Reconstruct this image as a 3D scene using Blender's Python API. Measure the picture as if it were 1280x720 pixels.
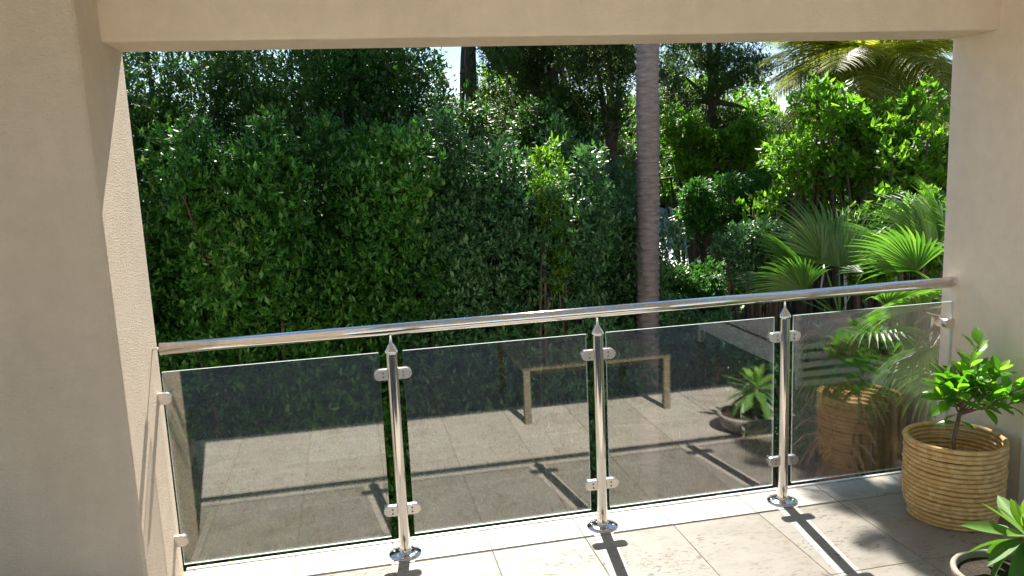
import bpy, bmesh, math, random
import numpy as np
from mathutils import Vector, Matrix, Quaternion

for o in list(bpy.data.objects): bpy.data.objects.remove(o)
S = bpy.context.scene
COL = S.collection
PI = math.pi
R = math.radians

# ------------------------------------------------------------------ camera
CAM_F = 995.6                       # focal length in pixels of a 1280 px wide frame
CP = Vector((1.1005, -3.2813, 1.6881))
_yaw, _pit, _rol = 0.1989, 0.1637, -0.0436
FW = Vector((math.sin(_yaw)*math.cos(_pit), math.cos(_yaw)*math.cos(_pit), -math.sin(_pit)))
_r = Vector((math.cos(_yaw), -math.sin(_yaw), 0)); _u = _r.cross(FW)
RT = math.cos(_rol)*_r + math.sin(_rol)*_u
UP = -math.sin(_rol)*_r + math.cos(_rol)*_u
cd = bpy.data.cameras.new('camera'); cd.sensor_width = 36; cd.lens = CAM_F*36/1280
cd.clip_start = .05; cd.clip_end = 2000
cam = bpy.data.objects.new('camera', cd); COL.objects.link(cam)
cam.matrix_world = Matrix(((RT.x, UP.x, -FW.x, CP.x), (RT.y, UP.y, -FW.y, CP.y), (RT.z, UP.z, -FW.z, CP.z), (0, 0, 0, 1)))
S.camera = cam

def ray(px, py): return FW + RT*((px-640)/CAM_F) + UP*((360-py)/CAM_F)
def at_y(px, py, Y):
    d = ray(px, py); return CP + d*((Y-CP.y)/d.y)
def at_z(px, py, Z):
    d = ray(px, py); return CP + d*((Z-CP.z)/d.z)

# ------------------------------------------------------------------ light
SX, SY = .1197, .8765               # the sun stands over the garden: shadow offset per metre of height
SUN = Vector((SX, SY, 1)).normalized()
elev = math.asin(SUN.z); az = math.atan2(SX, SY)
W = bpy.data.worlds.new('World'); S.world = W; W.use_nodes = True
nt = W.node_tree; nt.nodes.clear()
sky = nt.nodes.new('ShaderNodeTexSky'); sky.sky_type = 'NISHITA'; sky.sun_disc = False
sky.sun_elevation = elev; sky.sun_rotation = az; sky.air_density = 1.0; sky.dust_density = .05; sky.ozone_density = 2.5
bg = nt.nodes.new('ShaderNodeBackground'); bg.inputs[1].default_value = .06
wo = nt.nodes.new('ShaderNodeOutputWorld')
nt.links.new(sky.outputs[0], bg.inputs[0]); nt.links.new(bg.outputs[0], wo.inputs[0])
sl = bpy.data.lights.new('sun', 'SUN'); sl.energy = 4.9; sl.angle = R(.53); sl.color = (1, .95, .86)
so = bpy.data.objects.new('sun', sl); COL.objects.link(so)
so.rotation_euler = SUN.to_track_quat('Z', 'Y').to_euler(); so.location = (2, 12, 14)
S.view_settings.view_transform = 'Standard'; S.view_settings.look = 'None'
S.view_settings.gamma = 1; S.view_settings.use_curve_mapping = False
S.view_settings.exposure = 1.5

# ------------------------------------------------------------------ helpers
def tag(o, label, cat=None, group=None, kind=None):
    if label: o['label'] = label
    if cat: o['category'] = cat
    if group: o['group'] = group
    if kind: o['kind'] = kind
    return o
def link(name, me, mat=None, parent=None):
    o = bpy.data.objects.new(name, me); COL.objects.link(o)
    if mat is not None and me is not None and not me.materials: me.materials.append(mat)
    if parent: o.parent = parent
    return o
def empty(name, loc=(0, 0, 0)):
    o = bpy.data.objects.new(name, None); COL.objects.link(o); o.location = loc; o.empty_display_size = .1; return o
def mesh(name, v, f, mat=None, smooth=False, attr=None):
    me = bpy.data.meshes.new(name); me.from_pydata([tuple(a) for a in v], [], f)
    if mat: me.materials.append(mat)
    if smooth: me.polygons.foreach_set('use_smooth', [True]*len(me.polygons))
    me.update(); return me
def bm_mesh(name, bm, mat=None, smooth=False):
    me = bpy.data.meshes.new(name); bm.normal_update(); bm.to_mesh(me); bm.free()
    if mat: me.materials.append(mat)
    if smooth: me.polygons.foreach_set('use_smooth', [True]*len(me.polygons))
    return me
def box(bm, a, b, bev=0, seg=2):
    g = bmesh.ops.create_cube(bm, size=1)
    vs = g['verts']
    for v in vs: v.co = Vector([(a[i]+b[i])/2 + v.co[i]*(b[i]-a[i]) for i in range(3)])
    if bev:
        es = list({e for v in vs for e in v.link_edges})
        bmesh.ops.bevel(bm, geom=es, offset=bev, segments=seg, affect='EDGES', profile=.6)
def boxobj(name, a, b, mat, parent=None, bev=0, seg=2, smooth=False):
    bm = bmesh.new(); box(bm, a, b, bev, seg); return link(name, bm_mesh(name, bm, mat, smooth), None, parent)
def lathe(prof, n=24, axis='z'):
    v, f = [], []
    m = len(prof)
    for i in range(n):
        a = 2*PI*i/n
        for (r, z) in prof: v.append((r*math.cos(a), r*math.sin(a), z))
    for i in range(n):
        j = (i+1) % n
        for k in range(m-1): f.append((i*m+k, j*m+k, j*m+k+1, i*m+k+1))
    return v, f
def tube(pts, rads, n=8, caps=True):
    pts = [Vector(p) for p in pts]
    if not hasattr(rads, '__len__'): rads = [rads]*len(pts)
    v, f = [], []; ref = None
    for i, p in enumerate(pts):
        d = (pts[min(i+1, len(pts)-1)] - pts[max(i-1, 0)]).normalized()
        if ref is None:
            ref = d.orthogonal().normalized()
        ref = (ref - d*ref.dot(d)).normalized(); b = d.cross(ref)
        for k in range(n):
            a = 2*PI*k/n; v.append(p + (ref*math.cos(a)+b*math.sin(a))*rads[i])
    for i in range(len(pts)-1):
        for k in range(n):
            l = (k+1) % n; f.append((i*n+k, i*n+l, (i+1)*n+l, (i+1)*n+k))
    if caps:
        f.append(tuple(range(n-1, -1, -1))); f.append(tuple(range((len(pts)-1)*n, len(pts)*n)))
    return v, f
def join(parts):
    V, F = [], []
    for v, f in parts:
        o = len(V); V += list(v); F += [tuple(i+o for i in q) for q in f]
    return V, F

# ------------------------------------------------------------------ materials
def newmat(name):
    m = bpy.data.materials.new(name); m.use_nodes = True
    t = m.node_tree; b = t.nodes['Principled BSDF']; return m, t, b
def nd(t, kind, **kw):
    n = t.nodes.new(kind)
    for k, v in kw.items(): setattr(n, k, v)
    return n
def ramp(t, fac, stops):
    r = nd(t, 'ShaderNodeValToRGB'); e = r.color_ramp.elements
    while len(e) < len(stops): e.new(.5)
    for el, (p, c) in zip(e, stops): el.position = p; el.color = (*c, 1)
    t.links.new(fac, r.inputs[0]); return r.outputs[0]
def noise(t, scale, detail=4, rough=.5, vec=None, dist=0):
    n = nd(t, 'ShaderNodeTexNoise'); n.inputs['Scale'].default_value = scale; n.inputs['Detail'].default_value = detail
    n.inputs['Roughness'].default_value = rough; n.inputs['Distortion'].default_value = dist
    if vec is not None: t.links.new(vec, n.inputs['Vector'])
    return n.outputs['Fac']
def coord(t, which='Object', scale=None):
    c = nd(t, 'ShaderNodeTexCoord').outputs[which]
    if scale:
        m = nd(t, 'ShaderNodeMapping'); m.inputs['Scale'].default_value = scale; t.links.new(c, m.inputs[0]); c = m.outputs[0]
    return c
def bump(t, b, h, strength, dist):
    n = nd(t, 'ShaderNodeBump'); n.inputs['Strength'].default_value = strength; n.inputs['Distance'].default_value = dist
    t.links.new(h, n.inputs['Height']); t.links.new(n.outputs[0], b.inputs['Normal'])
def mixc(t, fac, a, b, mode='MIX'):
    m = nd(t, 'ShaderNodeMix', data_type='RGBA', blend_type=mode)
    for s, x in ((m.inputs[0], fac), (m.inputs[6], a), (m.inputs[7], b)):
        if isinstance(x, (int, float)): s.default_value = x
        elif isinstance(x, tuple): s.default_value = (*x, 1)
        else: t.links.new(x, s)
    return m.outputs[2]
def mth(t, op, a, b=None):
    m = nd(t, 'ShaderNodeMath', operation=op)
    for s, x in zip(m.inputs, (a, b)):
        if x is None: continue
        if isinstance(x, (int, float)): s.default_value = x
        else: t.links.new(x, s)
    return m.outputs[0]

def plaster(name, col, coarse, fine):
    m, t, b = newmat(name); b.inputs['Roughness'].default_value = .9
    c = coord(t)
    big = noise(t, 1.3, 4, .6, c); mid = noise(t, 14, 4, .6, c)
    c1 = ramp(t, big, [(.3, tuple(x*.9 for x in col)), (.7, tuple(min(1, x*1.06) for x in col))])
    c2 = mixc(t, .35, c1, ramp(t, mid, [(.3, tuple(x*.86 for x in col)), (.75, tuple(x*1.1 for x in col))]))
    stn = ramp(t, noise(t, 3.0, 6, .65, coord(t, 'Object', (2.2, 2.2, .35)), .4), [(.40, (1, 1, 1)), (.72, (.86, .84, .80))])
    c2 = mixc(t, .3, c2, stn, 'MULTIPLY')
    t.links.new(c2, b.inputs['Base Color'])
    sc = coord(t, 'Object', (1, 1, 2.6))
    n1 = noise(t, 62, 4, .65, sc); n2 = noise(t, 330, 2, .6, c)
    h = mth(t, 'ADD', mth(t, 'MULTIPLY', n1, coarse), mth(t, 'MULTIPLY', n2, fine))
    bump(t, b, h, 1.0, .008)
    return m
M_PLASTER = plaster('beige_plaster', (.90, .745, .58), 1.3, .8)
M_SMOOTH = plaster('smooth_beige_plaster', (.90, .74, .575), .35, .2)
M_PALE = plaster('pale_beige_plaster', (.93, .77, .62), .25, .15)
M_CEIL = plaster('ceiling_paint', (.88, .84, .77), .1, .1)

def travertine():
    m, t, b = newmat('travertine')
    oi = nd(t, 'ShaderNodeObjectInfo')
    c = coord(t)
    rv = nd(t, 'ShaderNodeVectorMath', operation='ADD'); t.links.new(c, rv.inputs[0])
    cm = nd(t, 'ShaderNodeCombineXYZ'); t.links.new(mth(t, 'MULTIPLY', oi.outputs['Random'], 37), cm.inputs[0]); t.links.new(mth(t, 'MULTIPLY', oi.outputs['Random'], 91), cm.inputs[2])
    t.links.new(cm.outputs[0], rv.inputs[1]); v = rv.outputs[0]
    mp = nd(t, 'ShaderNodeMapping'); mp.inputs['Scale'].default_value = (1, 2.4, 1); t.links.new(v, mp.inputs[0]); vs = mp.outputs[0]
    cloud = noise(t, 4.5, 5, .6, vs, .6)
    base = ramp(t, cloud, [(.25, (.26, .228, .185)), (.5, (.34, .31, .262)), (.75, (.39, .362, .315))])
    base = mixc(t, .5, base, ramp(t, oi.outputs['Random'], [(0, (.29, .262, .22)), (1, (.375, .346, .30))]))
    pits = noise(t, 34, 4, .6, vs, .3)
    mask = noise(t, 5, 2, .5, v)
    pm = mth(t, 'MULTIPLY', ramp(t, pits, [(.575, (0, 0, 0)), (.63, (1, 1, 1))]), ramp(t, mask, [(.42, (.0, .0, .0)), (.58, (1, 1, 1))]))
    veins = mth(t, 'MULTIPLY', ramp(t, noise(t, 3.6, 5, .6, v, .8), [(.52, (0, 0, 0)), (.64, (1, 1, 1))]), ramp(t, noise(t, 22, 4, .7, vs, .6), [(.42, (0, 0, 0)), (.6, (1, 1, 1))]))
    c2 = mixc(t, mth(t, 'MULTIPLY', veins, .6), base, (.20, .145, .075))
    c3 = mixc(t, mth(t, 'MULTIPLY', pm, .75), c2, (.10, .07, .045))
    t.links.new(c3, b.inputs['Base Color']); b.inputs['Roughness'].default_value = .5
    h = mth(t, 'SUBTRACT', mth(t, 'MULTIPLY', noise(t, 120, 2, .5, v), .06), pm)
    bump(t, b, h, .4, .002)
    return m
M_TILE = travertine()
def simple(name, col, rough=.6, metal=0, var=.12, scale=20, bmp=0, spec=.5):
    m, t, b = newmat(name); c = coord(t)
    n = noise(t, scale, 4, .6, c)
    t.links.new(ramp(t, n, [(.3, tuple(x*(1-var) for x in col)), (.7, tuple(min(1, x*(1+var)) for x in col))]), b.inputs['Base Color'])
    b.inputs['Roughness'].default_value = rough; b.inputs['Metallic'].default_value = metal
    b.inputs['Specular IOR Level'].default_value = spec
    if bmp: bump(t, b, noise(t, scale*3, 4, .6, c), bmp, .01)
    return m
M_BOUNCE = simple('bounce_paving', (.62, .57, .49), .8, 0, .12, 2)  # pale reflector surface for the added terraces
M_GROUT = simple('grout', (.26, .225, .18), .9)
M_STEEL, t, b = newmat('stainless_steel')
b.inputs['Metallic'].default_value = 1; b.inputs['Base Color'].default_value = (.80, .77, .74, 1)
n_ = noise(t, 60, 4, .6, coord(t, 'Object', (1, 1, 1)))
mr = nd(t, 'ShaderNodeMapRange'); mr.inputs['To Min'].default_value = .06; mr.inputs['To Max'].default_value = .15
t.links.new(n_, mr.inputs[0]); t.links.new(mr.outputs[0], b.inputs['Roughness'])
M_POLISH = simple('polished_steel', (.66, .65, .66), .12, 1, .04)
M_SATIN = simple('satin_steel', (.78, .75, .72), .26, 1, .05)
M_TRIM = simple('aluminium_trim', (.75, .74, .74), .35, .6, .05)
M_SCREW = simple('screw', (.25, .22, .2), .4, 1)

def glassmat():
    m = bpy.data.materials.new('tinted_glass'); m.use_nodes = True; t = m.node_tree; t.nodes.clear()
    out = nd(t, 'ShaderNodeOutputMaterial'); geo = nd(t, 'ShaderNodeNewGeometry')
    dt = nd(t, 'ShaderNodeVectorMath', operation='DOT_PRODUCT'); t.links.new(geo.outputs['Incoming'], dt.inputs[0]); t.links.new(geo.outputs['Normal'], dt.inputs[1])
    ca = mth(t, 'ABSOLUTE', dt.outputs['Value'])
    s5 = mth(t, 'POWER', mth(t, 'SUBTRACT', 1, ca), 5)
    R0 = .225
    fac = mth(t, 'ADD', mth(t, 'MULTIPLY', s5, 1-R0), R0)
    tr = nd(t, 'ShaderNodeBsdfTransparent'); tr.inputs[0].default_value = (1, 1, 1, 1)
    gl = nd(t, 'ShaderNodeBsdfGlossy'); gl.inputs['Roughness'].default_value = 0; gl.inputs[0].default_value = (1, 1, 1, 1)
    mx = nd(t, 'ShaderNodeMixShader'); t.links.new(fac, mx.inputs[0]); t.links.new(tr.outputs[0], mx.inputs[1]); t.links.new(gl.outputs[0], mx.inputs[2])
    c = coord(t); sp = ramp(t, noise(t, 150, 2, .5, c), [(.735, (0, 0, 0)), (.77, (.22, .22, .22))])
    hz = ramp(t, noise(t, 5, 5, .65, c, .5), [(.4, (.002, .002, .002)), (.75, (.006, .006, .006))])
    df = nd(t, 'ShaderNodeBsdfDiffuse'); df.inputs[0].default_value = (.6, .58, .52, 1)
    m2 = nd(t, 'ShaderNodeMixShader'); t.links.new(mth(t, 'ADD', sp, hz), m2.inputs[0]); t.links.new(mx.outputs[0], m2.inputs[1]); t.links.new(df.outputs[0], m2.inputs[2])
    t.links.new(m2.outputs[0], out.inputs[0]); return m
M_GLASS = glassmat()
M_GLASSEDGE, t, b = newmat('glass_edge'); b.inputs['Base Color'].default_value = (.62, .72, .68, 1); b.inputs['Roughness'].default_value = .25
b.inputs['Transmission Weight'].default_value = .25

def leafmat(name, stops, trans=.35, rough=.4, tcol=None, spec=.5):
    m, t, b = newmat(name)
    a = nd(t, 'ShaderNodeAttribute', attribute_name='rnd').outputs['Fac']
    col = ramp(t, a, stops)
    t.links.new(col, b.inputs['Base Color']); b.inputs['Roughness'].default_value = rough
    b.inputs['Specular IOR Level'].default_value = spec
    tr = nd(t, 'ShaderNodeBsdfTranslucent')
    tc = mixc(t, 1, col, tcol or (1.6, 1.9, .6), 'MULTIPLY'); t.links.new(tc, tr.inputs[0])
    mx = nd(t, 'ShaderNodeMixShader'); mx.inputs[0].default_value = trans
    t.links.new(b.outputs[0], mx.inputs[1]); t.links.new(tr.outputs[0], mx.inputs[2])
    t.links.new(mx.outputs[0], t.nodes['Material Output'].inputs[0]); return m
LM = dict(
 hedge=leafmat('hedge_leaf', [(0, (.02, .08, .014)), (.5, (.044, .15, .024)), (.85, (.075, .22, .034)), (.975, (.15, .27, .055)), (1, (.2, .12, .04))], .34, .42, None, .45),
 hedge2=leafmat('dark_hedge_leaf', [(0, (.034, .095, .04)), (.6, (.065, .165, .065)), (1, (.13, .26, .11))], .3, .4, None, .45),
 tree=leafmat('tree_leaf', [(0, (.022, .06, .014)), (.6, (.045, .115, .022)), (.93, (.08, .15, .03)), (1, (.22, .15, .03))], .4, .45),
 wisp=leafmat('wispy_leaf', [(0, (.03, .06, .02)), (.7, (.06, .12, .028)), (1, (.12, .18, .04))], .42, .5),
 lime=leafmat('lime_leaf', [(0, (.06, .14, .012)), (.6, (.11, .23, .02)), (1, (.2, .32, .035))], .55, .45),
 broad=leafmat('broad_leaf', [(0, (.06, .14, .02)), (.55, (.12, .25, .03)), (1, (.24, .36, .06))], .6, .42),
 fan=leafmat('fan_palm_leaf', [(0, (.04, .10, .025)), (.7, (.072, .165, .035)), (1, (.14, .24, .055))], .46, .38),
 gold=leafmat('golden_frond_leaf', [(0, (.09, .16, .02)), (.45, (.22, .24, .03)), (.7, (.30, .26, .05)), (1, (.42, .34, .12))], .5, .45),
 feather=leafmat('feather_frond_leaf', [(0, (.04, .08, .02)), (1, (.12, .18, .04))], .4, .4),
 grass=leafmat('grass_blade', [(0, (.10, .14, .04)), (1, (.28, .32, .12))], .35, .5),
 gloss=leafmat('glossy_leaf', [(0, (.06, .16, .022)), (.55, (.1, .26, .028)), (.85, (.16, .34, .035)), (1, (.3, .48, .05))], .5, .18, None, .7),
 succ=leafmat('succulent_leaf', [(0, (.06, .15, .035)), (.6, (.12, .24, .045)), (1, (.22, .34, .07))], .3, .55, None, .25))
M_BARK = simple('bark', (.07, .055, .042), .9, 0, .35, 18, .6)
M_STEM = simple('shrub_stem', (.19, .13, .08), .8, 0, .25, 40, .3)
M_DEAD = simple('dead_frond', (.10, .065, .045), .9, 0, .3, 30, .4)
M_SOIL = simple('soil', (.035, .022, .015), .95, 0, .5, 60, 1)
M_WOOD = simple('teak', (.14, .115, .08), .6, 0, .2, 30, .15)
M_WHITE = simple('white_paint', (.78, .77, .74), .5, 0, .04)
M_CREAM = simple('cream_wall', (.42, .40, .36), .8, 0, .1, 2)
M_CUSH = simple('white_fabric', (.76, .75, .72), .9, 0, .05, 60, .2)
M_BLACK = simple('black_resin', (.025, .027, .032), .45, 0, .2)
M_POT = simple('grey_clay_pot', (.26, .235, .205), .8, 0, .18, 12, .2)
M_ROOF = simple('galvanised_roof', (.30, .31, .32), .45, .5, .15, 3)
M_GROUND = simple('garden_ground', (.05, .06, .03), .95, 0, .5, 1.2, .5)
M_CABLE = simple('black_cable', (.01, .01, .01), .6)
M_RAFFIA, t, b = newmat('raffia_coil')
oi = nd(t, 'ShaderNodeObjectInfo'); c_ = coord(t)
sep = nd(t, 'ShaderNodeSeparateXYZ'); t.links.new(c_, sep.inputs[0])
ang = mth(t, 'ARCTAN2', sep.outputs[1], sep.outputs[0])
seg = mth(t, 'FLOOR', mth(t, 'ADD', mth(t, 'MULTIPLY', ang, 9.5), mth(t, 'MULTIPLY', oi.outputs['Random'], 50)))
wn = nd(t, 'ShaderNodeTexWhiteNoise', noise_dimensions='2D'); cc = nd(t, 'ShaderNodeCombineXYZ')
t.links.new(seg, cc.inputs[0]); t.links.new(mth(t, 'MULTIPLY', oi.outputs['Random'], 77), cc.inputs[1]); t.links.new(cc.outputs[0], wn.inputs['Vector'])
rc = ramp(t, wn.outputs['Value'], [(0, (.58, .34, .11)), (.6, (.72, .46, .17)), (1, (.84, .59, .27))])
st = nd(t, 'ShaderNodeCombineXYZ'); t.links.new(mth(t, 'MULTIPLY', ang, 40), st.inputs[0]); t.links.new(mth(t, 'MULTIPLY', sep.outputs[2], 60), st.inputs[1])
fib = noise(t, 3, 3, .6, st.outputs[0])
t.links.new(mixc(t, .35, rc, ramp(t, fib, [(.3, (.34, .19, .065)), (.7, (.72, .51, .24))])), b.inputs['Base Color'])
b.inputs['Roughness'].default_value = .65; bump(t, b, fib, .4, .003)
M_TRUNK, t, b = newmat('palm_trunk_bark'); c_ = coord(t)
n1 = noise(t, 9, 5, .65, coord(t, 'Object', (1, 1, 5))); n2 = noise(t, 1.6, 3, .5, c_)
t.links.new(mixc(t, .4, ramp(t, n1, [(.3, (.075, .066, .065)), (.55, (.2, .18, .18)), (.8, (.36, .33, .33))]), ramp(t, n2, [(.3, (.11, .095, .09)), (.7, (.2, .175, .18))])), b.inputs['Base Color'])
b.inputs['Roughness'].default_value = .9; bump(t, b, n1, .6, .01)

# ------------------------------------------------------------------ the building
XL, XR, H = .31, 3.936, 2.14
YO, YI, YP = .0895, -.1914, -.45
GZ = -2.8
g = link('ground', mesh('ground', [(-600, -600, GZ), (600, -600, GZ), (600, 600, GZ), (-600, 600, GZ)], [(0, 1, 2, 3)], M_GROUND)); tag(g, None, kind='structure')

# balcony slab, bedding and single tiles
sl_ = boxobj('balcony_floor', (-3.2, -5.6, -.28), (6.6, .118, -.0035), M_GROUT); tag(sl_, None, kind='structure')
rnd = random.Random(5)
tile_cache = {}
M_SHADE_TILE = simple('shade_toned_tile', (.065, .052, .043), .6, 0, .25, 6, .2)  # inner floor rows: shade put into a darker tile colour
def tile(x0, x1, y0, y1):
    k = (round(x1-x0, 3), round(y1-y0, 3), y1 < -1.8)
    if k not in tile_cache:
        bm = bmesh.new(); box(bm, (-k[0]/2, -k[1]/2, -.014), (k[0]/2, k[1]/2, 0), .0016, 1); tile_cache[k] = bm_mesh('tile', bm, M_SHADE_TILE if k[2] else M_TILE)
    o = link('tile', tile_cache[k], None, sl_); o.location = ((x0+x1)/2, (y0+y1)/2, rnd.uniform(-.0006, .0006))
rows = [.116, -.085, -.66, -1.26, -1.86, -2.46, -3.06, -3.66, -4.26, -4.86, -5.46]
G = .0015
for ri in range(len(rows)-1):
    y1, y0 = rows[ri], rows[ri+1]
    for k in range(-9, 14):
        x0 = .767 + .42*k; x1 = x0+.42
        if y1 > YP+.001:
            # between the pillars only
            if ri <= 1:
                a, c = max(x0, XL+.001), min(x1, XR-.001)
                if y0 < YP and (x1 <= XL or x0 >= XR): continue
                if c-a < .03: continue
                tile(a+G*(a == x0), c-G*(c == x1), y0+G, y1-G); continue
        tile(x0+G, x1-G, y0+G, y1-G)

def wallbox(name, a, b, mat, label, cat, bev=.018):
    o = boxobj(name, a, b, mat, None, bev, 3); tag(o, label, cat); return o
wallbox('pillar', (-3.2, YP, -.28), (XL, YO, 2.72), M_PLASTER, 'rough beige plastered pillar with a sunlit inner side', 'pillar', .02)
wallbox('wall', (XR, YP, -.28), (6.6, YO, 2.72), M_PALE, 'smooth shaded beige wall behind the wicker basket', 'wall', .02)
wallbox('beam', (XL-.01, YI, H), (XR+.01, YO-.004, 2.71), M_SMOOTH, 'beige plastered beam spanning above the railing', 'beam', .016)
c = boxobj('ceiling', (-3.2, -4.6, 2.70), (6.6, YO-.02, 2.9), M_CEIL); tag(c, None, kind='structure')
tg = boxobj('bounce_terrace', (-9, -16, -.5), (13, -5.602, -.03), M_BOUNCE); tag(tg, None, kind='structure')  # unseen terrace added to bounce sunlight into the veranda
tg2 = boxobj('bounce_terrace', (-14, -5.6, -.5), (-3.202, .1, -.03), M_BOUNCE); tag(tg2, None, kind='structure')  # second unseen terrace, added as fill through the open side
for x in (-2.6, 6.2): wallbox('column', (x-.18, -4.55, -.011), (x+.18, -4.19, 2.702), M_SMOOTH, 'square beige column at the open rear of the veranda', 'column', .01)['group'] = 'columns at the rear of the veranda'
wallbox('wall', (-3.2, -.3, GZ), (6.6, .06, -.282), M_SMOOTH, 'beige lower storey wall under the balcony floor', 'wall', .01)
wallbox('door_jamb', (XR-.015, -.575, -.002), (XR+.10, YP-.002, 2.40), M_WHITE, 'white painted door jamb at the end of the smooth wall', 'door frame', .006)

# ------------------------------------------------------------------ balustrade
bal = empty('balustrade', (XL, 0, 0)); tag(bal, 'stainless steel balustrade with four tinted glass panels', 'railing')
def P(o):   # parent under bal keeping world coordinates
    o.parent = bal; o.location = Vector(o.location) - Vector((XL, 0, 0)); return o
v, f = tube([(.339, 0, 1), (3.917, 0, 1)], .0254, 32)
hr = P(link('handrail', mesh('handrail', v, f, M_STEEL, True)))
for x0, x1, r in ((XL-.01, .342, .006), (3.914, XR+.01, .021)):
    v, f = tube([(x0, 0, 1), (x1, 0, 1)], r, 16); link('wall_pin', mesh('wall_pin', v, f, M_STEEL, True), None, hr)
me = hr.data
for p_ in me.polygons:
    if len(p_.vertices) > 4: p_.use_smooth = False

def dshape(w, h, th, n=10):
    # half-pill plate: from x=0 to x=w, rounded far end, thickness th along y
    pts = [(0, -h/2), (w-h/2, -h/2)] + [(w-h/2+h/2*math.sin(PI*k/n), -h/2*math.cos(PI*k/n)) for k in range(1, n)] + [(w-h/2, h/2), (0, h/2)]
    bm = bmesh.new(); vs = [bm.verts.new((x, -th/2, z)) for x, z in pts]; fc = bm.faces.new(vs)
    ex = bmesh.ops.extrude_face_region(bm, geom=[fc]); bmesh.ops.translate(bm, vec=(0, th, 0), verts=[e for e in ex['geom'] if isinstance(e, bmesh.types.BMVert)])
    bmesh.ops.recalc_face_normals(bm, faces=bm.faces[:])
    es = [e for e in bm.edges if abs(e.verts[0].co.y-e.verts[1].co.y) < 1e-6]
    bmesh.ops.bevel(bm, geom=es, offset=.0035, segments=2, affect='EDGES')
    return bm_mesh('clamp', bm, M_SATIN)
CL = dshape(.057, .046, .028)
v, f = join([lathe([(0, .0), (.0045, .0), (.0045, .0015), (.002, .0022), (0, .0022)], 10)]); SCR = mesh('screw', v, f, M_SCREW)
def clamp(parent, x, z, s, origin):
    o = link('clamp', CL, None, parent); o.location = Vector((x, 0, z)) - origin
    if s < 0: o.rotation_euler = (0, 0, PI)
    return o
ZU, ZL = .81, .205
PX = [1.2367, 2.136, 3.0397]
pv, pf = tube([(0, 0, .004), (0, 0, .905)], .0242, 28, False); POST = mesh('post', pv, pf, M_STEEL, True)
v, f = lathe([(.0, .898), (.0275, .898), (.0285, .904), (.0285, .909), (.0235, .917), (.0075, .944), (.0055, .947), (.0055, .98)], 24); CAP = mesh('cap', v, f, M_STEEL, True)
v, f = lathe([(.0, .0), (.070, .0), (.0715, .002), (.070, .006), (.045, .0095), (.0275, .0115), (.026, .014), (.0243, .015), (.0, .015)], 40); FLG = mesh('base_plate', v, f, M_POLISH, True)
for x in PX:
    po = link('post', POST, None, bal); po.location = (x-XL, 0, 0)
    link('cap', CAP, None, po); link('base_plate', FLG, None, po)
    for z in (ZU, ZL):
        for s in (1, -1):
            c = link('clamp', CL, None, po); c.location = (s*.0215, 0, z); c.rotation_euler = (0, 0, 0 if s > 0 else PI)
            for dz in (-.009, .009):
                q_ = link('screw', SCR, None, po); q_.location = (s*.042, -.0136, z+dz); q_.rotation_euler = (PI/2, 0, 0)
    for zz in (.03,):
        sc = link('screw', SCR, None, po); sc.location = (0, -.0240, zz); sc.rotation_euler = (PI/2, 0, 0)
    for k in range(2):
        a = PI*.5 + k*PI; sc = link('screw', SCR, None, po); sc.location = (.05*math.cos(a+1.2), .05*math.sin(a+1.2), .0085)
for x, s in ((XL-.004, 1), (XR+.004, -1)):
    for z in (ZU-.012, ZL-.012):
        c = link('clamp', CL, None, bal); c.location = (x-XL, 0, z); c.rotation_euler = (0, 0, 0 if s > 0 else PI)
GP = [(.335, 1.182), (1.283, 2.083), (2.174, 2.986), (3.084, 3.927)]
for x0, x1 in GP:
    bm = bmesh.new(); box(bm, (x0-XL, -.005, .088), (x1-XL, .005, .906))
    bm.faces.ensure_lookup_table(); bm.normal_update()
    for fc in bm.faces: fc.material_index = 0 if abs(fc.normal.y) > .5 else 1
    me = bm_mesh('glass_panel', bm); me.materials.append(M_GLASS); me.materials.append(M_GLASSEDGE)
    link('glass_panel', me, None, bal)
tr_ = boxobj('edge_trim', (XL+.001, .1185, -.06), (XR-.001, .136, .006), M_TRIM, None, .003, 2); tag(tr_, 'thin pale metal trim along the floor edge below the glass', 'trim')

# ------------------------------------------------------------------ veranda furniture
# low teak table
tb = empty('coffee_table', (2.6, -1.93, 0)); tag(tb, 'low teak coffee table on slim square legs', 'table')
for x in (-.47, .47):
    for y in (-.43, .43): boxobj('leg', (x-.022, y-.022, 0), (x+.022, y+.022, .345), M_WOOD, tb, .003, 1)
for k in range(9):
    y = -.45 + .1*k; boxobj('plank', (-.5, y+.002, .345), (.5, y+.098, .37), M_WOOD, tb, .003, 1)
for y in (-.41, .41): boxobj('apron', (-.45, y-.01, .315), (.45, y+.01, .344), M_WOOD, tb, .002, 1)
# white daybed
db = empty('daybed', (4.42, -2.35, 0)); tag(db, 'white slatted daybed with a pale cushion', 'daybed')
for k in range(8): boxobj('slat', (-.36, .80, .035+.066*k), (.36, .828, .07+.066*k), M_WHITE, db, .003, 1)
for x in (-.36, .32): boxobj('leg', (x, .755, 0), (x+.04, .798, .56), M_WHITE, db, .003, 1)
for x in (-.36, .32): boxobj('leg', (x, -.80, 0), (x+.04, -.757, .3), M_WHITE, db, .003, 1)
for x in (-.375, .345): boxobj('side_rail', (x, -.755, .12), (x+.03, .754, .26), M_WHITE, db, .004, 1)
boxobj('base_board', (-.344, -.75, .2), (.344, .75, .23), M_WHITE, db)
boxobj('cushion', (-.36, -.76, .262), (.36, .75, .40), M_CUSH, db, .05, 4, True)
# black box
bb = empty('storage_box', (-.18, -1.1, 0)); tag(bb, 'black resin storage box behind the rough pillar', 'storage box')
boxobj('body', (-.3, -.4, 0), (.3, .4, .30), M_BLACK, bb, .012, 2); boxobj('lid', (-.315, -.415, .302), (.315, .415, .345), M_BLACK, bb, .012, 2)

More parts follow.
